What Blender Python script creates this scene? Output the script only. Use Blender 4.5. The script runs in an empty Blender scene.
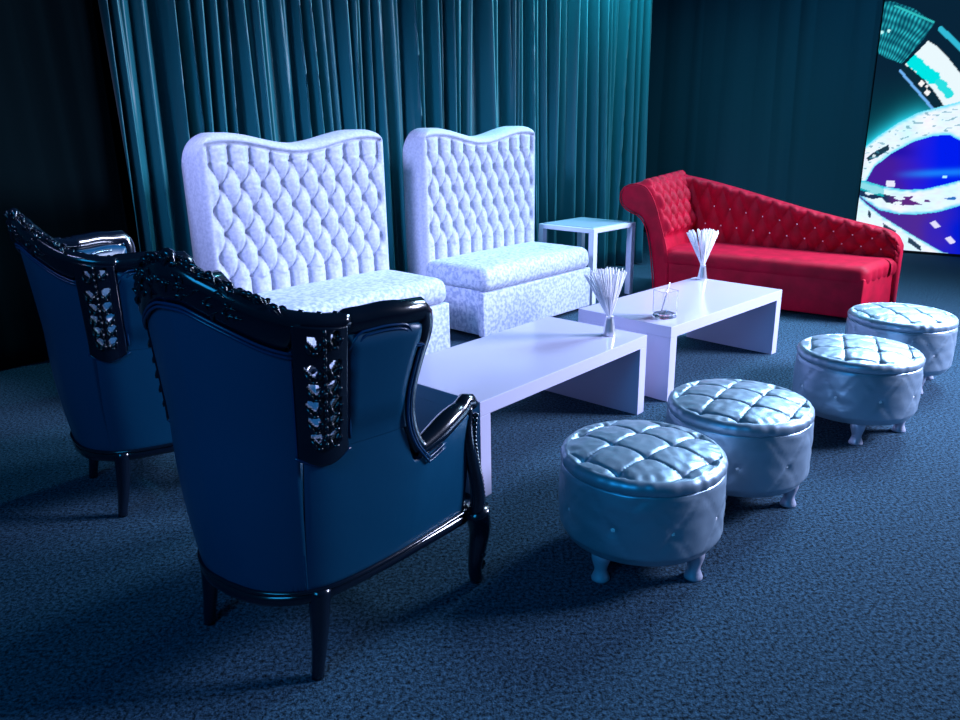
import bpy, bmesh, math, random
from mathutils import Vector, Matrix, noise

C = bpy.context.scene
COL = C.collection
PI = math.pi
random.seed(7)
def R(d): return math.radians(d)
def srgb(r, g, b):
    f = lambda c: (c/12.92 if c <= .04045 else ((c+.055)/1.055)**2.4)
    return (f(r/255), f(g/255), f(b/255), 1)

# ------------------------------------------------------------------ camera
PITCH, ROLL = .30232, -.01707
cp, sp, cr, sr = math.cos(PITCH), math.sin(PITCH), math.cos(ROLL), math.sin(ROLL)
fw = Vector((0, cp, -sp)); up0 = Vector((0, sp, cp)); rt0 = Vector((1, 0, 0))
Rv = cr*rt0 + sr*up0; Uv = -sr*rt0 + cr*up0
cam_d = bpy.data.cameras.new('camera'); cam = bpy.data.objects.new('camera', cam_d); COL.objects.link(cam)
cam_d.sensor_width = 36; cam_d.lens = 758.1/960*36
m3 = Matrix((Rv, Uv, -fw)).transposed()
cam.matrix_world = Matrix.Translation((0, 0, 1.5)) @ m3.to_4x4()
C.camera = cam

# ------------------------------------------------------------------ world, lights, exposure
w = bpy.data.worlds.new('world'); C.world = w; w.use_nodes = True
bg = w.node_tree.nodes['Background']; bg.inputs[0].default_value = (.008, .15, .32, 1); bg.inputs[1].default_value = .14
C.view_settings.view_transform = 'Standard'; C.view_settings.look = 'None'
C.view_settings.exposure = 0.0; C.view_settings.gamma = 1.0
C.view_settings.use_curve_mapping = False

def area(name, loc, target, size, power, color, spread=180, sy=None):
    d = bpy.data.lights.new(name, 'AREA'); d.energy = power; d.color = color; d.size = size
    d.spread = R(spread)
    if sy: d.shape = 'RECTANGLE'; d.size_y = sy
    o = bpy.data.objects.new(name, d); COL.objects.link(o); o.location = loc
    o.rotation_euler = (Vector(target)-Vector(loc)).to_track_quat('-Z', 'Y').to_euler()
    return o
def spot(name, loc, target, power, color, angle, blend=.8, radius=.15):
    d = bpy.data.lights.new(name, 'SPOT'); d.energy = power; d.color = color; d.spot_size = R(angle)
    d.spot_blend = blend; d.shadow_soft_size = radius
    o = bpy.data.objects.new(name, d); COL.objects.link(o); o.location = loc
    o.rotation_euler = (Vector(target)-Vector(loc)).to_track_quat('-Z', 'Y').to_euler()
    return o
area('window_light', (7.2, 3.9, 3.4), (2.0, 4.3, .8), 2.2, 220, (.60, .67, 1.0), 60, 1.4)
area('sofa_side_fill', (-2.6, 1.6, 3.6), (-.5, 5.4, .8), 1.0, 30, (.46, .52, 1.0), 46)  # unseen fill, added to lift the left-facing sides of sofas and tables
area('ceiling_light', (4.4, 6.2, 3.9), (1.5, 4.2, 0), 1.6, 190, (.46, .72, 1.0), 110)
area('curtain_wash', (1.3, 7.35, 3.95), (1.35, 7.9, 1.6), 2.2, 75, (.20, .80, 1.0), 120, .15)
spot('curtain_graze_spot', (2.2, 7.75, 3.4), (.2, 6.9, 2.3), 640, (.20, .80, 1.0), 80, 1, .06)  # unseen spot, added to graze the curtain and bring out its folds
spot('back_spot', (4.2, 6.6, 3.9), (3.6, 9.9, 1.4), 150, (.04, .60, 1.0), 90, 1, .2)
area('armchair_fill', (-2.2, -1.2, 3.0), (-.5, 2.4, .5), 1.6, 20, (.02, .42, 1.0), 90)  # unseen blue fill behind the camera, added to tint the armchairs

# ------------------------------------------------------------------ materials
def mat(name, base, rough=.5, metal=0., bump=None, mottled=None, sheen=0., coat=0., spec=.5, transmission=0., sheen_col=None, ior=1.45):
    m = bpy.data.materials.new(name); m.use_nodes = True; nt = m.node_tree; b = nt.nodes['Principled BSDF']
    b.inputs['Base Color'].default_value = base; b.inputs['Roughness'].default_value = rough
    b.inputs['Metallic'].default_value = metal; b.inputs['Specular IOR Level'].default_value = spec
    b.inputs['Sheen Weight'].default_value = sheen
    if sheen_col: b.inputs['Sheen Tint'].default_value = sheen_col
    b.inputs['Coat Weight'].default_value = coat; b.inputs['Coat Roughness'].default_value = .1
    b.inputs['Transmission Weight'].default_value = transmission; b.inputs['IOR'].default_value = ior
    tc = nt.nodes.new('ShaderNodeTexCoord')
    if mottled:                                # (scale, other colour, detail, lo, hi)
        n = nt.nodes.new('ShaderNodeTexNoise'); n.inputs['Scale'].default_value = mottled[0]; n.inputs['Detail'].default_value = mottled[2]
        rr = nt.nodes.new('ShaderNodeValToRGB'); rr.color_ramp.elements[0].position = mottled[3]; rr.color_ramp.elements[1].position = mottled[4]
        rr.color_ramp.elements[0].color = mottled[1]; rr.color_ramp.elements[1].color = base
        nt.links.new(tc.outputs['Object'], n.inputs['Vector']); nt.links.new(n.outputs['Fac'], rr.inputs['Fac'])
        nt.links.new(rr.outputs['Color'], b.inputs['Base Color'])
    if bump:                                   # list of (scale, strength, distance, detail)
        last = None
        for sc, st, di, de in bump:
            n = nt.nodes.new('ShaderNodeTexNoise'); n.inputs['Scale'].default_value = sc; n.inputs['Detail'].default_value = de
            bn = nt.nodes.new('ShaderNodeBump'); bn.inputs['Strength'].default_value = st; bn.inputs['Distance'].default_value = di
            nt.links.new(tc.outputs['Object'], n.inputs['Vector']); nt.links.new(n.outputs['Fac'], bn.inputs['Height'])
            if last: nt.links.new(last.outputs['Normal'], bn.inputs['Normal'])
            last = bn
        nt.links.new(last.outputs['Normal'], b.inputs['Normal'])
    return m

M = {}
M['carpet'] = mat('carpet', srgb(80, 118, 146), .95, bump=[(170, .5, .008, 5)], mottled=(80, srgb(4, 9, 15), 9, .43, .66), spec=.08)
M['carpet'].node_tree.nodes['Noise Texture'].inputs['Roughness'].default_value = .85
M['curtain'] = mat('curtain_satin', srgb(14, 102, 112), .38, bump=[(300, .1, .001, 1)], sheen=.15, spec=.5)
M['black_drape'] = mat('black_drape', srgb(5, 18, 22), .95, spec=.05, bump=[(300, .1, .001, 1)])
M['back_drape'] = mat('navy_drape', srgb(30, 70, 84), .8, bump=[(300, .1, .001, 1)])
M['wall'] = mat('dark_wall', srgb(14, 18, 22), .9)
M['white_velvet'] = mat('white_velvet', srgb(182, 184, 202), .7, bump=[(60, .25, .004, 3)], mottled=(60, srgb(160, 164, 184), 6, .35, .65), sheen=.1)
M['crushed_velvet'] = mat('crushed_velvet', srgb(182, 186, 204), .62, bump=[(38, .4, .006, 4)], mottled=(42, srgb(138, 148, 176), 8, .40, .60), sheen=.1)
M['white_lacquer'] = mat('white_lacquer', srgb(186, 182, 208), .16, spec=.5, coat=.3)
M['white_paint'] = mat('white_paint', srgb(200, 205, 222), .3)
M['red_velvet'] = mat('red_velvet', srgb(186, 1, 42), .6, bump=[(80, .2, .003, 2)], mottled=(9, srgb(158, 1, 34), 5, .35, .65), sheen=.03, spec=.2, sheen_col=(1, .15, .4, 1))
M['silver_leather'] = mat('silver_leather', srgb(158, 180, 198), .40, .6, bump=[(22, .22, .005, 4), (160, .08, .001, 2)])
M['silver_leg'] = mat('silver_leg', srgb(190, 194, 214), .35, .4)
M['navy_leather'] = mat('navy_leather', srgb(8, 66, 96), .34, bump=[(12, .12, .01, 3), (200, .08, .001, 2)], spec=.4)
M['carved_wood'] = mat('black_lacquered_wood', srgb(7, 16, 30), .18, spec=.7, coat=.4)
M['piping'] = mat('piping', srgb(10, 52, 88), .25, spec=.6)
M['nail'] = mat('nailhead', srgb(170, 190, 200), .2, .9)
M['chrome'] = mat('chrome', srgb(225, 222, 228), .28, .9)
M['crystal'] = mat('crystal', srgb(250, 250, 255), .3, .0, spec=1)
M['glass'] = mat('clear_glass', (1, 1, 1, 1), .02, transmission=1, ior=1.45)
M['stick'] = mat('white_sticks', srgb(238, 232, 240), .4, spec=.5)
M['black_plastic'] = mat('black_plastic', srgb(10, 10, 12), .4)

# ------------------------------------------------------------------ helpers
def link(name, me, m, parent=None, smooth=True):
    o = bpy.data.objects.new(name, me); COL.objects.link(o)
    if m and not me.materials: me.materials.append(m)
    if smooth:
        for p in me.polygons: p.use_smooth = True
    if parent: o.parent = parent
    return o
def mesh(name, vs, fs, m, parent=None, smooth=True):
    me = bpy.data.meshes.new(name); me.from_pydata([tuple(v) for v in vs], [], fs); me.update()
    bm = bmesh.new(); bm.from_mesh(me); bmesh.ops.recalc_face_normals(bm, faces=bm.faces); bm.to_mesh(me); bm.free()
    return link(name, me, m, parent, smooth)
def frombm(name, bm, m, parent=None, smooth=True):
    me = bpy.data.meshes.new(name); bmesh.ops.recalc_face_normals(bm, faces=bm.faces); bm.to_mesh(me); bm.free()
    return link(name, me, m, parent, smooth)
def tag(o, label=None, cat=None, group=None, kind=None):
    if label: o['label'] = label
    if cat: o['category'] = cat
    if group: o['group'] = group
    if kind: o['kind'] = kind
    return o
def empty(name, loc, rz, label, cat, group=None):
    o = bpy.data.objects.new(name, None); COL.objects.link(o); o.location = loc; o.rotation_euler = (0, 0, R(rz))
    o.empty_display_size = .1
    return tag(o, label, cat, group)
def copy_tree(root, loc, rz, label):
    def rec(o, par):
        c = o.copy(); COL.objects.link(c)
        if par: c.parent = par
        for ch in list(o.children): rec(ch, c)
        return c
    r = rec(root, None); r.location = loc; r.rotation_euler = (0, 0, R(rz)); r['label'] = label
    return r
def grid_faces(nu, nv, closed_u=False):
    f = []
    for i in range(nu if closed_u else nu-1):
        for j in range(nv-1):
            a = i*nv+j; b = ((i+1) % nu)*nv+j
            f.append((a, b, b+1, a+1))
    return f
def box(bm, x0, x1, y0, y1, z0, z1, bev=0, seg=2):
    r = bmesh.ops.create_cube(bm, size=1)
    for v in r['verts']:
        v.co = Vector((x0+(v.co.x+.5)*(x1-x0), y0+(v.co.y+.5)*(y1-y0), z0+(v.co.z+.5)*(z1-z0)))
    if bev:
        es = list({e for v in r['verts'] for e in v.link_edges})
        bmesh.ops.bevel(bm, geom=es, offset=bev, segments=seg, profile=.5, affect='EDGES')
def boxobj(name, x0, x1, y0, y1, z0, z1, m, parent, bev=.003, seg=2, smooth=False):
    bm = bmesh.new(); box(bm, x0, x1, y0, y1, z0, z1, bev, seg)
    o = frombm(name, bm, m, parent, smooth)
    return o
def lathe(bm, prof, n=24, cx=0, cy=0, cap=True):
    rings = []
    for r, z in prof:
        rings.append([bm.verts.new((cx+r*math.cos(2*PI*k/n), cy+r*math.sin(2*PI*k/n), z)) for k in range(n)])
    for a, b in zip(rings, rings[1:]):
        for k in range(n): bm.faces.new((a[k], a[(k+1) % n], b[(k+1) % n], b[k]))
    if cap: bm.faces.new(rings[0][::-1]); bm.faces.new(rings[-1])
def tube(bm, pts, rad, n=8, flat=1.0):
    pts = [Vector(p) for p in pts]
    rings = []; prev = None
    for i, p in enumerate(pts):
        t = (pts[min(i+1, len(pts)-1)]-pts[max(i-1, 0)])
        if t.length < 1e-9: t = Vector((0, 0, 1))
        t.normalize()
        if prev is None:
            a = Vector((0, 0, 1)) if abs(t.z) < .9 else Vector((1, 0, 0))
            nrm = t.cross(a).normalized()
        else:
            nrm = (prev-t*prev.dot(t))
            nrm = nrm.normalized() if nrm.length > 1e-6 else t.orthogonal().normalized()
        prev = nrm; bn = t.cross(nrm)
        r = rad(i/(len(pts)-1)) if callable(rad) else rad
        rings.append([bm.verts.new(p+nrm*(r*math.cos(2*PI*k/n))+bn*(r*flat*math.sin(2*PI*k/n))) for k in range(n)])
    for a, b in zip(rings, rings[1:]):
        for k in range(n): bm.faces.new((a[k], a[(k+1) % n], b[(k+1) % n], b[k]))
    bm.faces.new(rings[0][::-1]); bm.faces.new(rings[-1])
def blob(bm, c, sx, sy, sz, rot=None, sub=2):
    r = bmesh.ops.create_icosphere(bm, subdivisions=sub, radius=1)
    mt = Matrix.Translation(c) @ (rot.to_4x4() if rot else Matrix()) @ Matrix.Diagonal((sx, sy, sz, 1))
    for v in r['verts']: v.co = mt @ v.co
def lerp(a, b, t): return a+(b-a)*t
def interp(keys, x):
    if x <= keys[0][0]: return keys[0][1]
    for (a, va), (b, vb) in zip(keys, keys[1:]):
        if x <= b: return lerp(va, vb, (x-a)/(b-a))
    return keys[-1][1]
def smooth_interp(keys, x):
    # Catmull-Rom through keys
    n = len(keys)
    if x <= keys[0][0]: return keys[0][1]
    if x >= keys[-1][0]: return keys[-1][1]
    for i in range(n-1):
        if x <= keys[i+1][0]:
            x0, y0 = keys[max(i-1, 0)]; x1, y1 = keys[i]; x2, y2 = keys[i+1]; x3, y3 = keys[min(i+2, n-1)]
            t = (x-x1)/(x2-x1); h = x2-x1
            m1 = (y2-y0)/(x2-x0) if x2 != x0 else 0; m2 = (y3-y1)/(x3-x1) if x3 != x1 else 0
            return ((2*t**3-3*t**2+1)*y1+(t**3-2*t**2+t)*h*m1+(-2*t**3+3*t**2)*y2+(t**3-t**2)*h*m2)
def sstep(a, b, x):
    t = max(0, min(1, (x-a)/(b-a))); return t*t*(3-2*t)
def puff(u, v, k=.38):
    a = abs(math.sin(PI*u)); b = abs(math.sin(PI*v))
    return (1-k)*(a*b)**.5 + k*max(a, b)**.6 if max(a, b) > 0 else 0

# ------------------------------------------------------------------ setting
CURT0 = Vector((-3.166, 4.77)); CURTD = Vector((math.cos(R(36)), math.sin(R(36)))); CURTN = Vector((CURTD.y, -CURTD.x))
SCR0 = Vector((4.94, 8.73)); SCRD = Vector((math.cos(R(-37.5)), math.sin(R(-37.5)))); SCRN = Vector((-abs(SCRD.y), -SCRD.x))
HT = 4.0
fl = mesh('floor', [(-7, -3, 0), (10, -3, 0), (10, 13, 0), (-7, 13, 0)], [(0, 1, 2, 3)], M['carpet'], None, False); fl['kind'] = 'structure'
def wall(name, p, q, thick):
    p = Vector(p); q = Vector(q); d = (q-p).normalized(); n = Vector((-d.y, d.x))*thick
    a, b, c, e = p, q, q+n, p+n
    vs = [(v.x, v.y, z) for z in (0, HT) for v in (a, b, c, e)]
    o = mesh(name, vs, [(0, 1, 2, 3), (4, 5, 6, 7), (0, 1, 5, 4), (1, 2, 6, 5), (2, 3, 7, 6), (3, 0, 4, 7)], M['wall'], None, False); o['kind'] = 'structure'
wl = CURT0-CURTN*.30
wall('wall_back', wl-CURTD*1.8, wl+CURTD*6.15, .12)
wr = SCR0-SCRN*.22
wall('wall_right', wr-SCRD*4.1, wr+SCRD*3.2, .12)

def drape(name, p0, d, n, length, h, m, amp, folds, seed, label, drift=.10, hem=.02, dark=False, step=.008, nz=26):
    rnd = random.Random(seed)
    xs = []; x = 0
    # fold centres with uneven spacing
    F = []
    x = -.3
    while x < length+.3:
        wdt = folds*rnd.uniform(.45, 1.5)
        F.append((x, wdt, rnd.uniform(.45, 1.25), rnd.uniform(-drift, drift), rnd.uniform(0, 6.28)))
        x += wdt
    nu = int(length/step)+1
    vs = []
    for i in range(nu):
        s0 = i*step
        for j in range(nz):
            z = hem+(h-hem)*j/(nz-1); q = 1-z/h
            ss = s0 + .05*math.sin(s0*2.3+seed)*q + .035*math.sin(s0*6.1+seed*2)*q*1.5
            y = 0
            # locate fold
            for k in range(len(F)):
                c, wd, a, dr, ph = F[k]
                cc = c+dr*q; 
                t = (ss-cc)/(wd*.56)
                if -1 < t < 1:
                    y = max(y, a*(1-abs(t)**1.6)**1.1*(1-.25*q*math.sin(ph)))
            y += .10*noise.noise(Vector((ss*14, z*.5, seed)))
            pos = p0+d*s0+n*(amp*y)
            vs.append((pos.x, pos.y, z))
    o = mesh(name, vs, grid_faces(nu, nz), m)
    sm = o.modifiers.new('thickness', 'SOLIDIFY'); sm.thickness = .0015
    return tag(o, label, 'curtain')
# three hanging fabrics
drape('pleated_curtain', CURT0+CURTD*.95-CURTN*.05, CURTD, CURTN, 5.17, 3.9, M['curtain'], .15, .08, 8,
      'shiny teal pleated curtain hanging behind the two white sofas')
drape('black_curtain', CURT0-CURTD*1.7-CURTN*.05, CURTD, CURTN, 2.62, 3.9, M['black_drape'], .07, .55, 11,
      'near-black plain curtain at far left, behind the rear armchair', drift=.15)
drape('navy_curtain', SCR0-SCRD*3.75+SCRN*.0, SCRD, SCRN, 3.19, 3.9, M['back_drape'], .022, .30, 5,
      'flat dark teal curtain behind the red chaise, left of the screen', drift=.05)

# ------------------------------------------------------------------ LED screen
def seg_d(px, py, ax, ay, bx, by):
    dx, dy = bx-ax, by-ay; t = max(0, min(1, ((px-ax)*dx+(py-ay)*dy)/(dx*dx+dy*dy+1e-9)))
    return math.hypot(px-ax-t*dx, py-ay-t*dy)
def inpoly(px, py, P):
    r = False; j = len(P)-1
    for i in range(len(P)):
        xi, yi = P[i]; xj, yj = P[j]
        if (yi > py) != (yj > py) and px < (xj-xi)*(py-yi)/(yj-yi)+xi: r = not r
        j = i
    return r
def mixc(a, b, t): t = max(0, min(1, t)); return tuple(a[i]+(b[i]-a[i])*t for i in range(3))
A_TOP = [(850, 172), (862, 148), (880, 134), (900, 121), (920, 111), (940, 106), (965, 100), (1060, 98)]
A_BOT = [(850, 205), (864, 185), (875, 166), (893, 152), (915, 140), (935, 134), (950, 133), (965, 141), (985, 160), (1060, 200)]
B_TOP = [(850, 178), (866, 181), (885, 186), (905, 188.5), (925, 187.5), (942, 183), (965, 176), (1060, 150)]
B_BOT = [(850, 190), (866, 202), (880, 211), (900, 214.5), (920, 213.5), (940, 210), (965, 201), (1060, 160)]
C_BOT = [(850, 190), (866, 205), (882, 217), (905, 230), (925, 241), (945, 251), (965, 254), (1060, 257)]
def screen_col(U, V):
    K = (.002, .014, .032)
    nz = noise.noise(Vector((U*.05, V*.05, 3))); nf = noise.noise(Vector((U*.16, V*.4, 9)))
    at, ab, bt, bb, cb = (interp(k, U) for k in (A_TOP, A_BOT, B_TOP, B_BOT, C_BOT))
    white = (.74+.2*nz, .88+.12*nf, 1.0); cyan = (.02, .62, .78)
    # upper part
    if V < at:
        col = mixc(K, (.001, .030, .050), sstep(60, 130, V))
        glow = math.exp(-(at-V)/7)*(.8*sstep(950, 900, U)+.1)
        col = mixc(col, cyan, glow)
        fan = [(884, 3), (896, 4), (915, 12), (935, 27), (925, 41), (904, 63), (888, 57), (878, 50), (881, 28)]
        if inpoly(U, V, fan):
            ang = math.atan2(V-130, U-850); st = .5+.5*math.sin(ang*210+2.5*noise.noise(Vector((U*.08, V*.08, 1))))
            rr = math.hypot(V-130, U-850); rb = .5+.5*math.sin(rr*.75)
            g = (.15+.85*st**1.6)*(.35+.65*rb)*(.5+.5*sstep(-.4, .4, noise.noise(Vector((U*.09, V*.09, 6)))))
            col = mixc((0, .03, .07), (.03, .62, .70), g)
            if math.hypot(U-884, V-32) < 1.6 or math.hypot(U-891, V-31) < 1.6: col = (.5, .9, .9)
        if seg_d(U, V, 897, 8, 934, 26) < .9: col = (.03, .5, .5)
        if inpoly(U, V, [(907, 64), (929, 43), (938, 49), (948, 60), (960, 76), (1000, 110), (1000, 140), (940, 112), (925, 86)]):
            t = sstep(0, 14, seg_d(U, V, 929, 43, 1000, 110))
            col = (.75, .86, .90)
            if seg_d(U, V, 915, 62, 934, 78) < 6+2*nf: col = (0, .72, .72)
            if seg_d(U, V, 940, 83, 949, 94) < 4+2*nf: col = (.02, .68, .70)
        if inpoly(U, V, [(903, 68), (910, 66), (925, 79), (936, 92), (945, 106), (935, 107), (920, 92)]): col = (.003, .02, .035)
        if seg_d(U, V, 902, 70, 935, 109) < 1.3: col = (.15, .42, .85)
        for (a, b) in ((923, 83), (928.5, 92), (928, 86)):
            if abs(U-a)+abs(V-b) < (3.4 if a != 928 else 1.8): col = (.85, .85, .85)
        if seg_d(U, V, 941, 33, 962, 54) < 2.6: col = (.03, .45, .62)
        return col
    if V < ab and V < bt+40 and not (V > bt and U < 868):
        e = min(V-at, ab-V)
        col = mixc((.15, .72, .92), white, sstep(0, 4.5, e+1.2*nf))
        if inpoly(U, V, [(867, 157), (876, 150), (890, 143), (891, 148), (878, 156), (869, 160)]):
            col = (.01, .04, .07) if math.hypot(U-875, V-155) > 2 else (.6, .75, .8)
        if nf > .33 and e > 2: col = mixc(col, (.05, .25, .35), .7)
        return col
    if V < bt:
        left = (.055, .01, .30); right = (0, .01, .78)
        col = mixc(left, right, sstep(885, 945, U+8*nz))
        col = mixc(col, (.01, .25, .95), .7*math.exp(-((V-172+.07*(U-920))/3.5)**2)*sstep(890, 935, U))
        col = mixc(col, (.0, .0, .35), .6*math.exp(-((V-150)/6)**2)*sstep(930, 900, U))
        if abs(U-892) < 4.5 and abs(V-183) < 3.4: col = (.75, .75, .95)
        if math.hypot((U-946)/1.8, V-174.5) < 1.4: col = (.4, .85, 1)
        return col
    if V < bb:
        e = min(V-bt, bb-V)
        col = mixc((.10, .62, .85), white, sstep(0, 4, e+1.5*nf))
        w_ = noise.noise(Vector((U*.07, V*.22, 4)))
        mid = interp([(850, 190), (880, 198), (905, 200), (930, 200), (965, 192), (1060, 160)], U)
        if abs(V-mid) < 4.2+2*nz and w_ > -.08 and U < 932: col = mixc((.01, .03, .09), (.10, .02, .20), sstep(885, 900, U))
        if abs(V-mid-1) < 1.6 and w_ > .0 and U > 932: col = (.02, .15, .5)
        if U < 885 and V < mid-2: col = mixc(col, (.0, .55, .62), .65)
        return col
    if V < cb:
        left = (.07, .02, .28); right = (0, .01, .60)
        col = mixc(left, right, sstep(915, 965, U+10*nz))
        for (a, b) in ((937, 223), (952, 238)):
            if abs(U-a)*.8+abs(V-b-(U-a)*.3) < 4.2: col = (.7, .68, .95)
        return col
    col = mixc((.20, .72, .90), white, sstep(0, 4, V-cb+1.5*nf))
    d = V-cb
    if 6+3*nz < d < 12+3*nz and (int(U/13) % 2 == 0) and U > 868: col = (.02, .05, .09)
    return col
SC = empty('led_screen', (SCR0.x+SCRN.x*.02, SCR0.y+SCRN.y*.02, 0), -37.5,
           'tall glowing screen with blue and white swirls at the far right', 'screen')
s0, s1, z0, z1, st = -.545, 1.4, .03, 3.2, .0085
ns = int((s1-s0)/st); nzz = int((z1-z0)/st)
vs = []; cols = []
for i in range(ns):
    for j in range(nzz):
        s = s0+(s1-s0)*i/(ns-1); z = z0+(z1-z0)*j/(nzz-1)
        vs.append((s, -.045, z)); cols.append(screen_col(905.4+100.8*s+13.6*z, 254.7-.41*s-93.45*z))
o = mesh('display_panel', vs, grid_faces(ns, nzz), None, SC, False)
ca = o.data.color_attributes.new('picture', 'FLOAT_COLOR', 'POINT')
ca.data.foreach_set('color', [x for c in cols for x in (c[0], c[1], c[2], 1)])
m = bpy.data.materials.new('screen_picture'); m.use_nodes = True; nt = m.node_tree
b = nt.nodes['Principled BSDF']; b.inputs['Base Color'].default_value = (0, .002, .004, 1); b.inputs['Roughness'].default_value = .6; b.inputs['Specular IOR Level'].default_value = .05
at = nt.nodes.new('ShaderNodeAttribute'); at.attribute_name = 'picture'
nt.links.new(at.outputs['Color'], b.inputs['Emission Color']); b.inputs['Emission Strength'].default_value = 1.1
o.data.materials.append(m)
boxobj('screen_cabinet', s0, s1, -.043, -.022, .0, z1+.02, M['black_plastic'], SC, .004)

# ------------------------------------------------------------------ white sofas
def make_sofa(loc, rz, label):
    t = empty('high_back_sofa', loc, rz, label, 'sofa', 'high-backed white sofas by the pleated curtain')
    L = .655; yF = .21
    top = lambda x: 1.440-.036*math.cos(2*PI*x/.97)
    def topr(x):
        r = .135; e = L-abs(x); zt = top(x)
        if e < r: zt -= r-math.sqrt(max(0, r*r-(r-e)**2)) if e < r else 0
        return zt
    px, pz, zb = .0660, .137, .622
    zt_row = zb+5*pz
    def H(x, z):
        zt = top(x)
        ex = L-.050-abs(x); ez = zt-.062-z
        if z < zb: h = abs(math.sin(PI*(x/px)/2))**.5*.9
        elif z > zt_row: h = abs(math.sin(PI*(x/px+1)/2))**.5*.9
        else:
            zz = z-zb; u, v = (x/px+zz/pz)/2, (x/px-zz/pz)/2
            a, b = abs(math.sin(PI*u)), abs(math.sin(PI*v))
            h = puff(u, v, .42)-.30*math.exp(-math.hypot(a, b)/.26)
        wr = .05*noise.noise(Vector((x*45, z*22, 2)))+.04*noise.noise(Vector((x*18, z*60, 5)))
        bl = min(sstep(-.012, .028, ex), sstep(-.006, .022, ez))
        h = lerp(.86, h+wr, bl)
        ed = min(L-abs(x), zt-z)
        rd = math.sqrt(max(0, 1-(1-min(1, ed/.042))**2))
        crease = 1-.45*math.exp(-(ez/.009)**2)*(1 if ex > -.01 else 0)
        return rd*(.018+.066*h*crease)
    nx, nz = 262, 150
    vs = []
    for i in range(nx):
        x = -L+2*L*i/(nx-1); zt = topr(x)
        for j in range(nz):
            z = .42+(zt-.42)*j/(nz-1)
            vs.append((x, yF+.04-H(x, z), z))
    nfr = len(vs)
    fs = grid_faces(nx, nz)
    # lower front (hidden), back and edges: loop around each column
    for i in range(nx):
        x = -L+2*L*i/(nx-1); zt = topr(x)
        for (y, z) in ((yF+.03, .03), (.37, .03), (.39, .05), (.39, zt-.03), (.375, zt-.006), (.35, zt)):
            vs.append((x, y, z))
    B = nfr
    for i in range(nx-1):
        a, b_ = B+i*6, B+(i+1)*6
        for k in range(5): fs.append((a+k, b_+k, b_+k+1, a+k+1))
        fs.append((i*nz, (i+1)*nz, b_, a))                                # lower front
        fs.append((a+5, b_+5, (i+1)*nz+nz-1, i*nz+nz-1))                   # top
    for i in (0, nx-1):
        fs.append([i*nz+j for j in range(nz)][::1]+[B+i*6+k for k in (5, 4, 3, 2, 1, 0)])
    bk = mesh('backrest', vs, fs, M['white_velvet'], t)
    # buttons
    bme = bpy.data.meshes.new('button'); bm = bmesh.new(); blob(bm, (0, 0, 0), .011, .006, .011); bm.to_mesh(bme); bm.free(); bme.materials.append(M['white_velvet'])
    for r in range(6):
        z = zb+r*pz
        for i in range(-10, 11):
            if (i+r) % 2: continue
            x = i*px
            if abs(x) > L-.07 or z > top(x)-.07: continue
            o = link('button', bme, None, bk); o.location = (x, yF+.026, z)
    # seat cushion
    nu, nv = 60, 60
    def cush(u, v, z0, z1, x0, x1, y0, y1, n=5.):
        pass
    bm = bmesh.new(); box(bm, -L, L, -.405, yF+.02, .345, .522, .072, 6)
    bmesh.ops.subdivide_edges(bm, edges=[e for e in bm.edges if e.calc_length() > .2], cuts=24, use_grid_fill=True)
    for v in bm.verts:
        x, y, z = v.co
        crown = .018*(1-(x/L)**2)*(1-((y+.1)/.33)**2) if z > .45 else 0
        v.co.z += crown+.004*noise.noise(Vector((x*5, y*6, z*4)))
        v.co.y += .005*noise.noise(Vector((x*7, 3, z*6)))-(.006 if y < -.3 and z < .42 else 0)
    frombm('seat_cushion', bm, M['crushed_velvet'], t)
    boxobj('front_panel', -L, L, -.400, -.345, .03, .352, M['crushed_velvet'], t, .012, 3, True)
    boxobj('base', -L+.025, L-.025, -.35, yF+.03, .03, .36, M['crushed_velvet'], t, .01, 2, True)
    for sx in (-1, 1):
        for sy in (-.33, .33):
            boxobj('foot', sx*(L-.08)-.025, sx*(L-.08)+.025, sy-.025, sy+.025, 0, .04, M['black_plastic'], t, .003)
    return t
a = R(46.7); D = Vector((math.cos(a), math.sin(a))); B_ = Vector((-D.y, D.x))
F2 = Vector((.03, 5.24)); F1 = Vector((-.19, 5.0))
p2 = F2+D*.655+B_*.40; p1 = F1-D*.655+B_*.40
sofa = make_sofa((p1.x, p1.y, 0), 46.7, 'white tufted high-back sofa on the left, behind the black armchair')
copy_tree(sofa, (p2.x, p2.y, 0), 46.7, 'white tufted high-back sofa on the right, beside the small square side table')
sofa.scale.x = 1.045; q1 = p1-D*.04; sofa.location = (q1.x, q1.y, 0)

# ------------------------------------------------------------------ low white tables
def make_table(loc, rz, label):
    t = empty('coffee_table', loc, rz, label, 'table', 'low white coffee tables')
    l, w_, h, th = 1.3065, .644, .4306, .064
    boxobj('tabletop', 0, l, 0, w_, h-th, h, M['white_lacquer'], t, .0025)
    boxobj('side_panel', 0, th, 0, w_, 0, h-th, M['white_lacquer'], t, .0015)
    boxobj('side_panel', l-th, l, 0, w_, 0, h-th, M['white_lacquer'], t, .0015)
    return t
tb = make_table((-.0034, 2.8557, 0), 47.6, 'low white block coffee table in front, nearest the black armchair')
copy_tree(tb, (1.0386, 3.9645, 0), 43.46, 'low white block coffee table at the back, beside the red chaise')

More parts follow.
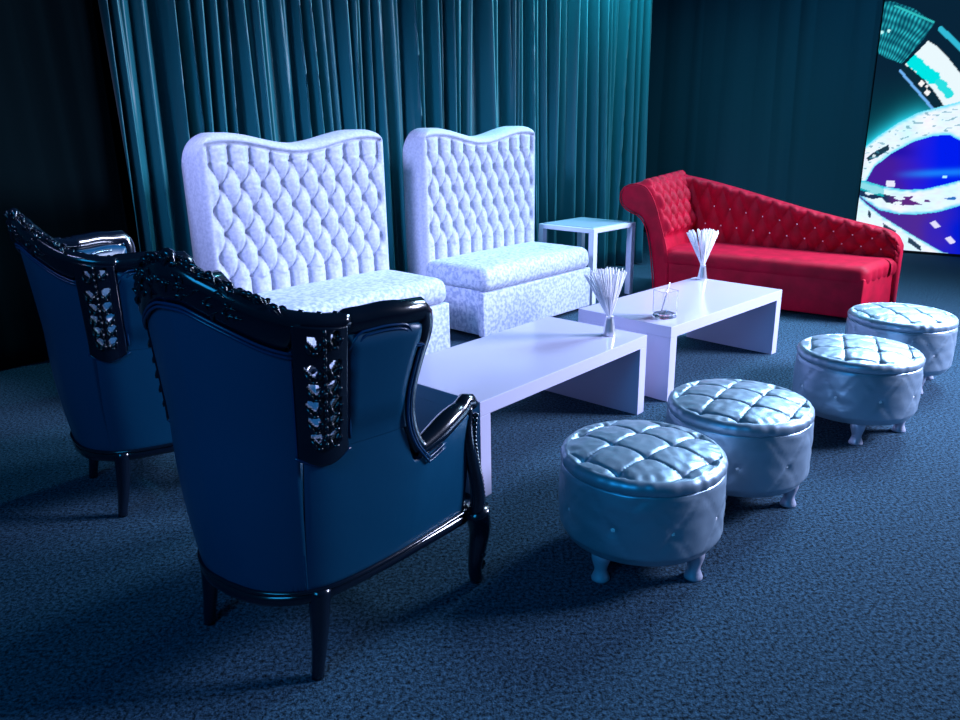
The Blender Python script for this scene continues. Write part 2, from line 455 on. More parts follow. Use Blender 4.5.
# ------------------------------------------------------------------ stick fans in chrome holders
def make_fan(loc, label, seed, lean):
    t = empty('stick_centrepiece', loc, 0, label, 'centrepiece', 'fans of white sticks on the coffee tables')
    bm = bmesh.new(); lathe(bm, [(.034, 0), (.035, .004), (.030, .03), (.0215, .085), (.0195, .10), (.021, .103), (.019, .101), (.013, .02), (.002, .015)], 32)
    frombm('holder', bm, M['chrome'], t)
    rnd = random.Random(seed); bm = bmesh.new()
    for k in range(95):
        a_ = rnd.uniform(0, 2*PI); q = math.sqrt(rnd.random())*.33
        d = Vector((math.cos(a_)*q+lean, math.sin(a_)*q, 1)).normalized()
        base = Vector((math.cos(a_)*.008, math.sin(a_)*.008, .02))
        ln = .335*rnd.uniform(.95, 1.0)
        tube(bm, [base, Vector((d.x*.03, d.y*.03, .10)), base+d*ln], .0028, 5)
    o = frombm('stick_bunch', bm, M['stick'], t); o['kind'] = 'stuff'
    return t
make_fan((.679, 3.83, .4306), 'fan of white sticks in a chrome cone on the front coffee table', 1, -.10)
make_fan((1.568, 5.24, .4306), 'fan of white sticks in a chrome cone on the rear coffee table', 2, -.07)
# glass box with stirrer
t = empty('glass_candle_holder', (1.055, 4.19, .4306), 25, 'clear square glass tumbler with a thin stirrer, on the rear coffee table', 'glass')
bm = bmesh.new()
def sq(bm, h, z, r=.3):
    return [bm.verts.new((x*h, y*h, z)) for x, y in ((-1, -1+r), (-1+r, -1), (1-r, -1), (1, -1+r), (1, 1-r), (1-r, 1), (-1+r, 1), (-1, 1-r))]
loops = [sq(bm, .050, 0, .2), sq(bm, .052, .006, .2), sq(bm, .054, .155, .2), sq(bm, .0495, .155, .2), sq(bm, .047, .026, .2)]
for p, q in zip(loops, loops[1:]):
    for k in range(8): bm.faces.new((p[k], p[(k+1) % 8], q[(k+1) % 8], q[k]))
bm.faces.new(loops[0][::-1]); bm.faces.new(loops[-1])
frombm('tumbler', bm, M['glass'], t, False)
bm = bmesh.new(); tube(bm, [(-.040, -.016, .030), (.035, .014, .195)], .003, 8); frombm('stirrer', bm, M['chrome'], t)

# ------------------------------------------------------------------ side table
t = empty('side_table', (.97, 6.773, 0), -45.4, 'small square white side table between the right sofa and the red chaise', 'table')
s_ = .305; ht = .65
bm = bmesh.new(); box(bm, -s_, s_, -s_, s_, ht-.045, ht-.006, .006, 2); frombm('table_frame', bm, M['white_paint'], t, False)
boxobj('table_top', -s_+.03, s_-.03, -s_+.03, s_-.03, ht-.008, ht, mat('frosted_top', srgb(150, 172, 190), .25), t, .002)
for sx in (-1, 1):
    for sy in (-1, 1):
        x = sx*(s_-.027); y = sy*(s_-.027)
        boxobj('leg', x-.027, x+.027, y-.027, y+.027, 0, ht-.044, M['white_paint'], t, .003)

# ------------------------------------------------------------------ red chaise
t = empty('chaise_longue', (0, 0, 0), -38.5, 'red velvet chaise longue with a scrolled head end and sloping tufted back', 'chaise longue')
ca_ = R(-38.5); D = Vector((math.cos(ca_), math.sin(ca_))); B_ = Vector((-D.y, D.x))
pc = Vector((2.89, 5.56))-D*.86+B_*.37
t.location = (pc.x, pc.y, 0)
RV = M['red_velvet']
def skew(x, y): return .10*(y+.37)/.62*sstep(.5, .86, x)
# seat body
bm = bmesh.new(); box(bm, -.84, .847, -.368, .25, .03, .34, .012, 3)
for v in bm.verts: v.co.x += skew(v.co.x, v.co.y)
frombm('base', bm, RV, t)
for sx in (-.74, .76):
    for sy in (-.28, .2):
        boxobj('foot', sx-.03, sx+.03, sy-.03, sy+.03, 0, .04, M['black_plastic'], t, .003)
bm = bmesh.new(); box(bm, -.80, .855, -.374, .30, .275, .425, .06, 6)
bmesh.ops.subdivide_edges(bm, edges=[e for e in bm.edges if e.calc_length() > .15], cuts=26, use_grid_fill=True)
for v in bm.verts:
    x, y, z = v.co
    if z > .33: v.co.z += .012*(1-((y+.05)/.35)**2)+.004*noise.noise(Vector((x*6, y*7, 1)))
    if x > .78: v.co.x += .006*math.sin(y*60)*sstep(.42, .30, z)
    v.co.y += .004*noise.noise(Vector((x*5, 2, z*9)))
for v in bm.verts:
    v.co.x += skew(v.co.x, v.co.y)
    if v.co.y > .1: v.co.y -= .05*(v.co.x-.1)
frombm('seat_cushion', bm, RV, t)
# head end: profile swept along depth
outer = [(-.845, .03), (-.865, .20), (-.905, .45), (-.955, .62), (-1.02, .70), (-1.11, .735), (-1.18, .78), (-1.212, .85), (-1.195, .92), (-1.14, .962), (-1.06, .975), (-.985, .965)]
inner = [(-.985, .965), (-.93, .915), (-.875, .82), (-.83, .70), (-.79, .58), (-.75, .45), (-.73, .34), (-.72, .20), (-.72, .03)]
def resample(P, n, smooth=True):
    L_ = [0]
    for a_, b_ in zip(P, P[1:]): L_.append(L_[-1]+math.dist(a_, b_))
    kx = [(l, p[0]) for l, p in zip(L_, P)]; kz = [(l, p[1]) for l, p in zip(L_, P)]
    return [(smooth_interp(kx, L_[-1]*i/(n-1)), smooth_interp(kz, L_[-1]*i/(n-1))) for i in range(n)]
O = resample(outer, 46); I = resample(inner, 74)
prof = O[:-1]+I; nP = len(prof)
ny = 84; vs = []
def yslope(y): return (y+.37)/.74*.55
def ydeep(y): return y+.055*sstep(-.37, .37, y)
acc = 0; accs = [0]
for p, q in zip(prof, prof[1:]): acc += math.dist(p, q); accs.append(acc)
sI = accs[len(O)-1]           # arc length at the crest
bpos = []
for i, (x, z) in enumerate(prof):
    p, q = prof[max(i-1, 0)], prof[min(i+1, nP-1)]
    tx, tz = q[0]-p[0], q[1]-p[1]; ln = math.hypot(tx, tz); nx_, nz_ = -tz/ln, tx/ln      # outward normal
    for j in range(ny):
        y = -.37+.74*j/(ny-1)
        sc = 1+.075*yslope(y)*sstep(.3, .9, z)
        s = accs[i]-sI+.02
        h = 0
        if -.06 < s < .52:
            e = min(sstep(0, .05, y+.37), sstep(-.06, .02, s), sstep(.52, .46, s))
            h = puff((y/.062+s/.105)/2, (y/.062-s/.105)/2)*.060*e
        # rounded front edge
        er = .03; ed = min(y+.37, .37-y); rnd_ = er-math.sqrt(max(0, er*er-(er-min(ed, er))**2))
        sg = 1 if i >= 0 else 1
        vs.append((x+nx_*(h-rnd_*.9), ydeep(y), z*sc+nz_*(h-rnd_*.9)))
fs = grid_faces(nP, ny)
fs.append([i*ny for i in range(nP)]); fs.append([i*ny+ny-1 for i in range(nP)])
head = mesh('head_end', vs, fs, RV, t)
# back: front surface tufted, top sloping and scalloped
x0, x1 = -.93, .965
def btop(x):
    base = smooth_interp([(-1.1, 1.03), (-.93, 1.01), (-.72, .975), (-.5, .93), (-.14, .845), (.2, .765), (.55, .695), (.82, .645), (.92, .60), (.97, .52)], x)
    return base
nb, nzb = 230, 64; vs = []
px = .075
def rowz(f, x): return .42+f*(btop(x)-.42)
for i in range(nb):
    x = x0+(x1-x0)*i/(nb-1); zt = btop(x)
    zt += .016*abs(math.sin(PI*(x/px)/2))**.7-.008
    for j in range(nzb):
        f = j/(nzb-1); z = .34+(zt-.34)*f
        hg = (z-.42)/max(.05, (btop(x)-.42)); r_ = hg/.31
        h = puff((x/px+r_)/2, (x/px-r_)/2, .3)*.030*sstep(0, .03, x1-x)
        rr = .045; ed = zt-z; rnd_ = rr-math.sqrt(max(0, rr*rr-(rr-min(ed, rr))**2))
        vs.append((x, .245-h+rnd_, z))
nfr = len(vs); fs = grid_faces(nb, nzb)
for i in range(nb):
    x = x0+(x1-x0)*i/(nb-1); zt = btop(x)
    for (y, z) in ((.26, .03), (.365, .03), (.37, .06), (.37, zt-.03), (.355, zt-.006), (.325, zt+.002)): vs.append((x, y, z))
for i in range(nb-1):
    a_, b_ = nfr+i*6, nfr+(i+1)*6
    for k in range(5): fs.append((a_+k, b_+k, b_+k+1, a_+k+1))
    fs.append((i*nzb, (i+1)*nzb, b_, a_)); fs.append((a_+5, b_+5, (i+1)*nzb+nzb-1, i*nzb+nzb-1))
for i in (0, nb-1): fs.append([i*nzb+j for j in range(nzb)]+[nfr+i*6+k for k in (5, 4, 3, 2, 1, 0)])
vs = [(x, y-.055*(x-.1), z) for x, y, z in vs]
back = mesh('backrest', vs, fs, RV, t)
cme = bpy.data.meshes.new('crystal_button'); bm = bmesh.new(); blob(bm, (0, 0, 0), .009, .006, .009, None, 1); bm.to_mesh(cme); bm.free(); cme.materials.append(M['crystal'])
for r_ in (1, 2):
    for i in range(-10, 13):
        if (i+r_) % 2: continue
        x = i*px
        if x < -.70 or x > .88: continue
        o = link('crystal_button', cme, None, back, False); o.location = (x, .243-.055*(x-.1), rowz(r_*.31, x))
bme2 = bpy.data.meshes.new('button'); bm = bmesh.new(); blob(bm, (0, 0, 0), .008, .008, .010); bm.to_mesh(bme2); bm.free(); bme2.materials.append(RV)
for i in range(len(O)-1, nP):
    pass
for rr_ in range(0, 5):
    s = rr_*.105
    for k in range(-6, 7):
        if (k+rr_) % 2: continue
        y = k*.062
        if abs(y) > .31: continue
        idx = min(range(len(O)-1, nP), key=lambda q: abs(accs[q]-sI+.02-s)); x, z = prof[idx]
        o = link('button', bme2, None, head); o.location = (x, ydeep(y), z*(1+.075*yslope(y)*sstep(.3, .9, z)))
# front border roll on scroll and back outer piping
bm = bmesh.new()
tube(bm, [(x, -.372, z) for x, z in prof[::2]], .006, 6)
frombm('piping', bm, RV, head)

# ------------------------------------------------------------------ silver ottomans
def dimple(u, v, kl, kb):
    a = abs(math.sin(PI*u)); b = abs(math.sin(PI*v))
    return 1-.28*math.exp(-min(a, b)*kl)-.72*math.exp(-math.hypot(a, b)*kb)
def make_ottoman(loc, rz, label):
    t = empty('round_ottoman', loc, rz, label, 'ottoman', 'round silver tufted ottomans')
    Ro, zb_, zs, zt_ = .283, .112, .368, .425
    n = 144; vs = []; NV = 40
    for i in range(n):
        th = 2*PI*i/n
        for j in range(NV):
            f = j/(NV-1); z = zb_+(zs-zb_)*f
            k = 9
            u = th*k/(2*PI); v = (z-.235)/.135
            p_ = dimple((u*2+v)/2, (u*2-v)/2, 14, 5)
            edge = sstep(0, .12, f)*sstep(0, .08, 1-f)
            r = Ro-.018*(1-sstep(0, .14, f))-.004*(1-sstep(0, .07, 1-f))-.016*(1-p_)*edge+.004*math.sin(PI*f)
            r += .0035*noise.noise(Vector((math.cos(th)*4, math.sin(th)*4, z*24)))*edge
            vs.append((r*math.cos(th), r*math.sin(th), z))
    fs = grid_faces(n, NV, True); fs.append([i*NV for i in range(n)][::-1]); fs.append([i*NV+NV-1 for i in range(n)])
    body = mesh('body', vs, fs, M['silver_leather'], t)
    # cushion top
    q = .147; NR = 110; n = 230
    def hh(x, y):
        c4, s4 = math.cos(R(40)), math.sin(R(40)); u = (x*c4+y*s4)/q+.5; v = (-x*s4+y*c4)/q+.5
        p_ = dimple(u, v, 11, 3.0)
        rr = math.hypot(x, y)
        return p_
    vs = []
    for i in range(n):
        th = 2*PI*i/n
        # profile: side from seam up to rim then inward
        for j in range(12):
            a_ = PI*j/11*.60-.60
            r = Ro-.028+.029*math.cos(a_)+.0006*math.sin(th*37); z = .386+.030*math.sin(a_)
            r += .003*noise.noise(Vector((math.cos(th)*9, math.sin(th)*9, z*10)))
            vs.append((r*math.cos(th), r*math.sin(th), z))
        rl = r; zl = z
        for j in range(1, NR):
            r = rl*(1-j/(NR-1)); x, y = r*math.cos(th), r*math.sin(th)
            fr = r/rl
            base = zl+.026*(1-fr**2.4)
            h = hh(x, y); dd = .032*sstep(1.02, .93, fr)
            z = base-dd*(1-h)+.0022*noise.noise(Vector((x*30, y*30, 1)))
            # radial gathers near outer buttons
            z += .0012*math.sin(th*31+4*math.sin(th*3))*sstep(.80, .93, fr)*sstep(1.0, .97, fr)
            vs.append((x, y, z))
    NV2 = 12+NR-1
    fs = grid_faces(n, NV2, True); fs.append([i*NV2 for i in range(n)][::-1])
    bm = bmesh.new(); me = bpy.data.meshes.new('cushion'); me.from_pydata(vs, [], fs); bm.from_mesh(me)
    bmesh.ops.remove_doubles(bm, verts=bm.verts, dist=.0002)
    top = frombm('tufted_cushion', bm, M['silver_leather'], t)
    bm1 = bpy.data.meshes.new('button'); bm = bmesh.new(); blob(bm, (0, 0, 0), .011, .011, .006); bm.to_mesh(bm1); bm.free(); bm1.materials.append(M['silver_leather'])
    for i in range(-2, 2):
        for j in range(-2, 2):
            x, y = (i+.5)*q, (j+.5)*q
            r = math.hypot(x, y)
            if r > .26: continue
            x, y = x*math.cos(R(40))-y*math.sin(R(40)), x*math.sin(R(40))+y*math.cos(R(40))
            fr = r/.27; o = link('button', bm1, None, top); o.location = (x, y, .415+.026*(1-min(1, fr)**2.4)-.032*sstep(1.02, .93, fr)+.003)
    for k in range(9):
        th = 2*PI*k/9; o = link('crystal_button', cme, None, body, False); o.location = ((Ro-.008)*math.cos(th), (Ro-.008)*math.sin(th), .235); o.rotation_euler = (0, 0, th+PI/2)
        o.scale = (1.15, 1.3, 1.15)
    bm = bmesh.new(); lathe(bm, [(.026, 0), (.031, .002), (.032, .008), (.028, .018), (.022, .034), (.022, .046), (.028, .066), (.033, .084), (.034, .098), (.030, .112), (.026, .122)], 24)
    lme = bpy.data.meshes.new('leg'); bmesh.ops.recalc_face_normals(bm, faces=bm.faces); bm.to_mesh(lme); bm.free(); lme.materials.append(M['silver_leg'])
    for k in range(4):
        th = PI/4+k*PI/2; o = link('leg', lme, None, t); o.location = (.225*math.cos(th), .225*math.sin(th), 0)
    return t
ot = make_ottoman((.56, 2.42, 0), 0, 'nearest silver ottoman, in the foreground with two turned legs showing')
copy_tree(ot, (1.05, 2.88, 0), 13, 'second nearest silver ottoman, overlapping the rear white table\'s near leg')
copy_tree(ot, (1.87, 3.57, 0), 27, 'third silver ottoman, between the second and the one furthest away')
copy_tree(ot, (2.45, 4.26, 0), -39, 'furthest silver ottoman, at the right foot of the red chaise')

# ------------------------------------------------------------------ armchairs
# plan path of the outer shell at the bottom and at wing height, half of it (right side), s in 0..1
PB = [(0, (0, -.095)), (.12, (.10, -.085)), (.26, (.188, -.042)), (.36, (.240, .015)), (.46, (.272, .10)), (.62, (.300, .25)), (.80, (.320, .42)), (1.0, (.335, .59))]
PT = [(0, (0, -.165)), (.12, (.11, -.145)), (.26, (.235, -.085)), (.36, (.318, -.005)), (.46, (.362, .09)), (.62, (.425, .275)), (.80, (.425, .42)), (1.0, (.42, .59))]
def PP(K, s): return Vector((smooth_interp([(a_, b_[0]) for a_, b_ in K], s), smooth_interp([(a_, b_[1]) for a_, b_ in K], s)))
def shell(s, z):
    """outer surface point for s in -1..1"""
    a_ = abs(s); b_ = PP(PB, a_); c_ = PP(PT, a_)
    k = max(0, (z-.24)/.83)
    w1 = k if a_ < .7 else k*(1-(a_-.7)/.3*.35)
    p = b_*(1-w1)+c_*w1
    bulge = .022*math.sin(PI*min(1, max(0, (z-.24)/.5)))*(1 if z < .74 else 0)
    return Vector((math.copysign(p.x, s) if s else 0, p.y, z)), bulge
def shellp(s, z, off=0.):
    p, bl = shell(s, z)
    e = .01
    s1_, s2_ = max(-1, s-e), min(1, s+e)
    a_, b_ = shell(s1_, z)[0], shell(s2_, z)[0]
    tt = (b_-a_); n = Vector((tt.y, -tt.x, 0)).normalized()
    return p+n*(bl*.6+off)
def ztop(s):
    a_ = abs(s)
    return smooth_interp([(0, 1.195), (.06, 1.188), (.16, 1.145), (.26, 1.095), (.32, 1.072), (.40, 1.056), (.48, 1.052), (.54, 1.055), (.59, 1.045), (.64, 1.015), (.70, .95)], a_)
SW = .63         # wing front edge
def wing_edge(z):   # s of the wing's front edge at height z
    return smooth_interp([(.60, .70), (.64, .668), (.70, .640), (.80, .628), (.90, .645), (.98, .665), (1.04, .63), (1.07, .56)], z)
ARM = lambda s: smooth_interp([(.60, .595), (.68, .590), (.78, .602), (.90, .630), (1.0, .645)], s)
ST0, ST1 = .318, .440     # pierced strip in s
STZ = .665
NAIL = bpy.data.meshes.new('nailhead'); bm = bmesh.new(); blob(bm, (0, 0, 0), .0075, .0075, .0075, None, 1); bm.to_mesh(NAIL); bm.free(); NAIL.materials.append(M['nail'])
def make_armchair(loc, rz, label):
    t = empty('carved_armchair', loc, rz, label, 'armchair', 'black carved wing armchairs')
    NL, WD = M['navy_leather'], M['carved_wood']
    # lower body: z .25 -> arm height; thick shell
    def thick_surface(name, S, rows, fn_top, fn_bot, th, m, skip=None, round_top=True):
        vs = []; nS = len(S)
        prof = []
        for i, s in enumerate(S):
            zb_, zt_ = fn_bot(s), fn_top(s)
            for j in range(rows): vs.append(shellp(s, lerp(zb_, zt_, j/(rows-2) if j < rows-2 else .996 if j == rows-2 else 1), 0))
            for k in (1, 2, 3): 
                a_ = PI*k/4; vs.append(shellp(s, zt_+.022*math.sin(a_), -th/2+th/2*math.cos(a_)))
            for j in range(rows): vs.append(shellp(s, lerp(zt_, zb_, j/(rows-1)), -th))
        NV = rows*2+3
        fs = []
        for i in range(nS-1):
            for j in range(NV):
                a_, b_ = i*NV+j, (i+1)*NV+j; a2, b2 = i*NV+(j+1) % NV, (i+1)*NV+(j+1) % NV
                fs.append((a_, b_, b2, a2))
        fs.append([j for j in range(NV)][::-1]); fs.append([(nS-1)*NV+j for j in range(NV)])
        return mesh(name, vs, fs, m, t)
    zj = .70
    S = [-.985+1.97*i/150 for i in range(151)]
    def low_top(s):
        a_ = abs(s)
        if a_ < ST0+.005: return .40
        if a_ < .60: return zj
        return lerp(zj, ARM(a_)-.02, sstep(.60, .67, a_))
    body = thick_surface('body_shell', S, 16, low_top, lambda s: .262, .075, NL)
    # centre back panel
    nS = 60
    S = [-ST0+2*ST0*i/nS for i in range(nS+1)]
    thick_surface('back_panel', S, 20, lambda s: ztop(s)-.085, lambda s: .262, .085, NL)
    for sd in (-1, 1):
        # wing: from strip to front edge, ragged by parametrising between strip edge and wing_edge(z)
        nu, nv = 26, 34; vs = []
        th = .05
        for i in range(nu+1):
            f = i/nu
            for side in (0, 1):
                for j in range(nv+1):
                    g = 0 if j == 0 else .008 if j == 1 else (j-1)/(nv-1)
                    # height range depends on f
                    s_top = lerp(ST1, .60, f); zt_ = ztop(s_top)-.045
                    z = lerp(zj-.001, zt_, g)
                    s = lerp(ST1, wing_edge(z)-.02, f)
                    edge = min(1, min(f, 1-f)*7, (1-g)*9, g*3)
                    puf = .016*math.sqrt(max(0, min(1, min(f, 1-f)*7, (1-g)*9)))*sstep(0, .35, g)
                    vs.append(shellp(sd*s, z, (puf if side == 0 else -th-puf) ))
        NV = 2*(nv+1); fs = []
        for i in range(nu):
            for j in range(nv):
                a_ = i*NV+j; b_ = a_+NV; fs.append((a_, b_, b_+1, a_+1))
                a_ = i*NV+nv+1+j; b_ = a_+NV; fs.append((a_, b_, b_+1, a_+1))
            fs.append((i*NV+nv, (i+1)*NV+nv, (i+1)*NV+2*nv+1, i*NV+2*nv+1))
            fs.append((i*NV, (i+1)*NV, (i+1)*NV+nv+1, i*NV+nv+1))
        for i in (0, nu):
            for j in range(nv): fs.append((i*NV+j, i*NV+j+1, i*NV+nv+2+j, i*NV+nv+1+j))
        mesh('wing_panel', vs, fs, NL, t)
        # pierced strip between back and wing
        nu, nv = 30, 96; zt0 = 1.06
        holes = [(.32, 1.005, 1), (.70, 1.012, 1), (.30, .930, 0), (.70, .936, 0), (.34, .882, 0), (.68, .884, 0), (.30, .838, 0), (.70, .838, 0), (.32, .794, 0), (.70, .795, 0), (.36, .748, 0), (.68, .748, 0)]
        bm = bmesh.new(); V = {}
        for i in range(nu+1):
            for j in range(nv+1):
                f = i/nu; z = lerp(zj-.002-.028*math.sin(PI*f), ztop(lerp(ST0, ST1, f))-.02, j/nv)
                s = lerp(ST0, ST1, f)
                rel = .010*math.cos(PI*(f-.5)*1.0)+.012
                V[i, j] = (bm.verts.new(shellp(sd*s, z, -.008+rel)), f, z)
        wS = .100
        for i in range(nu):
            for j in range(nv):
                q = [V[i, j], V[i+1, j], V[i+1, j+1], V[i, j+1]]
                f = sum(x_[1] for x_ in q)/4; z = sum(x_[2] for x_ in q)/4
                hit = False
                for (hf, hz, kd) in holes:
                    dx = (f-hf)*wS; dz = z-hz
                    # tear-drop, wide on top
                    wd_ = (.0125 if kd == 0 else .009)*(.55+.45*sstep(-.016, .010, dz))
                    if abs(dz) < .017 and abs(dx+.25*dz*(1 if hf < .5 else -1)) < wd_*math.sqrt(max(0, 1-(dz/.0175)**2)): hit = True
                if not hit: bm.faces.new([x_[0] for x_ in q])
        for v in [v for v in bm.verts if not v.link_faces]: bm.verts.remove(v)
        o = frombm('pierced_panel', bm, WD, t)
        sm = o.modifiers.new('s', 'SOLIDIFY'); sm.thickness = .022; sm.offset = 0
        bm = bmesh.new()
        rnd = random.Random(4)
        for (hf, hz, kd) in holes:
            s = lerp(ST0, ST1, hf)
            for q in (-1, 1):
                c_ = shellp(sd*(s+q*.012), hz-.014, .024)
                blob(bm, c_, .010, .005, .020, Matrix.Rotation(q*.6*sd, 3, 'Y'), 1)
            blob(bm, shellp(sd*s, hz-.026, .028), .014, .008, .006, None, 1)
        for k in range(14):
            blob(bm, shellp(sd*(ST0+ST1)/2, .73+k*.023, .034), .006, .006, .011, None, 1)
        frombm('strip_carving', bm, WD, t)
        # double piping round the wing panel, and along strip bottom
        bm = bmesh.new()
        for off in (0, .012):
            pts = []
            for k in range(12): pts.append(shellp(sd*(ST1+.012-off), .72+.25*k/11, .006))
            for k in range(16):
                f = k/15; s = lerp(ST1+.02-off, .605+off*.6, f); zz = ztop(s)-.055+off-.045*(1-min(1, min(f*4.5, (1-f)*6)))**2
                pts.append(shellp(sd*s, zz, .010))
            for k in range(22):
                z = lerp(.935, .615, k/21); pts.append(shellp(sd*(wing_edge(z)-.018+off*.8), z, .012))
            # scoop under the wing on to the arm
            for k in range(1, 7): 
                f = k/6; pts.append(shellp(sd*lerp(.71, .82, f), ARM(lerp(.71, .82, f))-.040+off*1.2, .008))
            tube(bm, pts, .0038, 6)
        pts = [shellp(sd*lerp(ST0-.012, ST1+.012, k/14), .695-.030*math.sin(PI*k/14), .006) for k in range(15)]
        tube(bm, pts, .004, 6)
        pts = [shellp(sd*(ST0-.006), lerp(.69, ztop(ST0)-.09, k/14), .004) for k in range(15)]
        tube(bm, pts, .003, 6)
        frombm('piping', bm, M['piping'], t)
        # wing frame: carved rail along top and front edge, running into the arm
        bm = bmesh.new(); pts = []
        for k in range(14):
            s = lerp(ST1-.03, .575, k/13); pts.append(shellp(sd*s, ztop(s)-.020, -.018))
        for k in range(26):
            z = lerp(1.03, .60, k/25); pts.append(shellp(sd*(wing_edge(z)+.004), z, -.015))
        tube(bm, pts, lambda f: lerp(.012, .030, min(1, f/.08)) if f < .35 else lerp(.028, .020, min(1, (f-.35)/.3)), 12, 1.25)
        frombm('wing_frame', bm, WD, t)
        # corner carving on the wing
        bm = bmesh.new()
        for k in range(7):
            z = 1.03-.022*k; blob(bm, shellp(sd*(wing_edge(z)+.035-.003*k), z, -.01), .011, .012, .010, None, 1)
        for k in range(12):
            s = lerp(ST0+.02, .5, k/11); blob(bm, shellp(sd*s, ztop(s)+.004, -.02), .010, .012, .006+.005*(k % 3 == 0), Matrix.Rotation(.5*(k % 3-1), 3, 'Y'), 1)
        frombm('wing_carving', bm, WD, t)
        # arm rest pad: from wing base forward
        bm = bmesh.new(); pts = []
        for k in range(18):
            f = k/17; s = lerp(.685, 1.0, f)
            pts.append(shellp(sd*s, ARM(s)+.004+(.015 if f > .9 else 0)*(f-.9)*10, -.022))
        last = pts[-1]; pts += [last+Vector((.004*sd, .020, -.004)), last+Vector((.006*sd, .030, -.022))]
        tube(bm, pts, lambda f: .024+.012*math.sin(PI*min(1, f*1.05)), 14, 1.0)
        frombm('arm_rest', bm, WD, t)
        # front post: S-curve carved, then cabriole front leg
        xo = shellp(sd*1.0, .5).x
        bm = bmesh.new()
        post = [(xo-.012*sd, .600, .645), (xo-.012*sd, .585, .60), (xo, .578, .54), (xo+.008*sd, .592, .46), (xo+.012*sd, .612, .38), (xo+.006*sd, .622, .31), (xo, .618, .26)]
        ks = [resample([(p_[1], p_[2]) for p_ in post], 28)][0]
        tube(bm, [(lerp(post[0][0], post[-1][0], k/27)+.01*sd*math.sin(PI*k/27), y, z) for k, (y, z) in enumerate(ks)], lambda f: .017+.010*f, 10)
        for k in range(2, 26):
            y, z = ks[k]; blob(bm, (post[2][0]+.012*sd, y+.016, z), .012, .012, .008, Matrix.Rotation(.6, 3, 'X'), 1)
        frombm('front_post', bm, WD, t)
        bm = bmesh.new()
        leg = [(.618, .275), (.632, .23), (.636, .18), (.620, .12), (.604, .065), (.606, .03), (.612, .012)]
        tube(bm, [(xo-.002*sd, y, z) for y, z in resample(leg, 20)], lambda f: lerp(.046, .023, min(1, f*1.25)), 12)
        blob(bm, (xo-.002*sd, .612, .013), .021, .024, .013)
        for k in range(10):   # scroll on the foot
            a_ = k*.62; blob(bm, (xo+.0*sd, .640+.014*math.cos(a_)*(1-k*.06), .052+.018*math.sin(a_)*(1-k*.06)), .012, .007, .007, None, 1)
        for k in range(6): blob(bm, (xo+.020*sd, .640-.004*k, .22-.022*k), .014, .012, .012, None, 1)
        frombm('leg', bm, WD, t)
        # back leg
        bm = bmesh.new(); bx, by = .236*sd, .0
        lg = [(0.018, .275), (.012, .22), (.004, .15), (-.006, .08), (-.016, .03), (-.020, 0.0)]
        tube(bm, [(bx+.0*sd-.012*sd*(z/.27-1)*.0, by+y, z) for y, z in resample(lg, 16)], lambda f: lerp(.033, .0185, min(1, f*1.1)), 10)
        frombm('leg', bm, WD, t)
        # nailheads inside the wing
        for k in range(34):
            f = k/33
            if f < .5: s = lerp(ST1+.02, .56, f*2); z = ztop(s)-.062-.03*(1-min(1, f*6))
            else: z = lerp(.955, .70, (f-.5)*2); s = wing_edge(z)-.04
            o = link('nailhead', NAIL, None, t); o.location = shellp(sd*s, z, -.072)
    # crest: solid carved rail over the centre back
    S = [-ST1-.01+(2*ST1+.02)*i/80 for i in range(81)]
    vs = []; NV = 10
    for s in S:
        zt_ = ztop(s); zl = zt_-lerp(.095, .040, sstep(ST0-.01, ST0+.01, abs(s)))
        sec = [(zl, .006), (zl+.03, .013), (zt_-.035, .012), (zt_-.012, .014), (zt_+.006, .004), (zt_+.010, -.02), (zt_+.004, -.044), (zt_-.03, -.058), (zl+.02, -.058), (zl, -.05)]
        for z, o_ in sec: vs.append(shellp(s, z, o_))
    fs = []
    for i in range(80):
        for j in range(NV): fs.append((i*NV+j, (i+1)*NV+j, (i+1)*NV+(j+1) % NV, i*NV+(j+1) % NV))
    fs.append(list(range(NV))); fs.append([80*NV+j for j in range(NV)])
    mesh('crest_rail', vs, fs, WD, t)
    bm = bmesh.new(); rnd = random.Random(12)
    def leaf(c, L_, W_, T_, ang, tilt):
        rot = Matrix.Rotation(ang, 3, 'Y') @ Matrix.Rotation(tilt, 3, 'X')
        pts = []
        for q in range(9):
            f = q/8; pts.append(c+rot @ Vector(((f-.5)*L_, 0, .25*L_*math.sin(PI*f))))
        tube(bm, pts, lambda f: W_*(.15+math.sin(PI*min(1, f*1.15+.02))**.8) if f < .86 else W_*.25, 7, T_)
    for k in range(64):
        s = -.30+.60*k/63; zt_ = ztop(s)
        leaf(shellp(s, zt_+.004+rnd.uniform(-.006, .010), rnd.uniform(-.030, .010)), rnd.uniform(.026, .044), .0075, .8, rnd.uniform(-1.0, 1.0), rnd.uniform(-.5, .5))
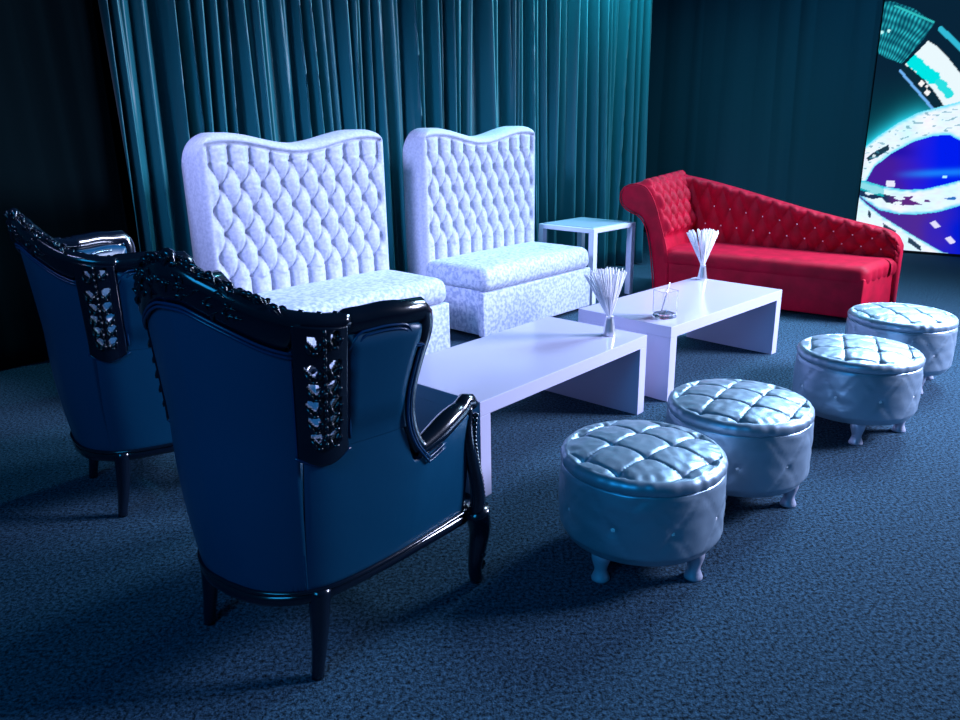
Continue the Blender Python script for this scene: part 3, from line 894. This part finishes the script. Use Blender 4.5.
    for k in range(46):
        s = rnd.uniform(-.21, .21); zt_ = ztop(s)
        leaf(shellp(s, zt_-rnd.uniform(.015, .075), .013), rnd.uniform(.022, .040), .006, .7, rnd.uniform(-1.5, 1.5), 0)
    leaf(shellp(.02, 1.205, -.01), .06, .013, .8, .5, 0); leaf(shellp(-.02, 1.205, -.01), .06, .013, .8, PI-.5, 0)
    frombm('crest_carving', bm, WD, t)
    bm = bmesh.new()
    for off in (0, .011):
        tube(bm, [shellp(-ST0+2*ST0*k/40, ztop(-ST0+2*ST0*k/40)-.098-off, .008) for k in range(41)], .0042, 6)
    frombm('piping', bm, M['piping'], t)
    # base rail following the plan
    bm = bmesh.new()
    S = [-1+2*k/80 for k in range(81)]
    tube(bm, [shellp(s, .252, -.012)+Vector((0, 0, -.006*math.cos(s*6))) for s in S], .023, 10, 1.0)
    tube(bm, [shellp(s, .277, .004) for s in S], .007, 6)
    pf = [shellp(1, .25, -.02), shellp(-1, .25, -.02)]
    tube(bm, [lerp(pf[0], pf[1], k/20)+Vector((0, .03*math.sin(PI*k/20)+.02, .012*math.cos(PI*k/10))) for k in range(21)], .028, 10)
    frombm('base_rail', bm, WD, t)
    # seat platform and cushion
    outline = [shellp(s, .27, -.05) for s in [-.97+1.94*k/50 for k in range(51)]]
    vs = [(p.x, p.y, .255) for p in outline]+[(p.x, p.y, .36) for p in outline]
    n_ = len(outline); fs = [(k, k+1, n_+k+1, n_+k) for k in range(n_-1)]+[(n_-1, 0, n_, 2*n_-1), list(range(n_)), list(range(n_, 2*n_))]
    mesh('seat_platform', vs, fs, NL, t, False)
    bm = bmesh.new(); box(bm, -.235, .235, .03, .60, .355, .47, .04, 5); frombm('seat_cushion', bm, NL, t)
    return t
# armchair frame: origin midway between its back feet
ch = make_armchair((-.664, 1.943, 0), math.degrees(math.atan2(-.546, .837)), 'nearer black armchair with pierced back, in the left foreground beside the white table')
copy_tree(ch, (-1.596, 2.96, 0), math.degrees(math.atan2(-.777, .628)), 'further black armchair, half hidden at far left against the black curtain')
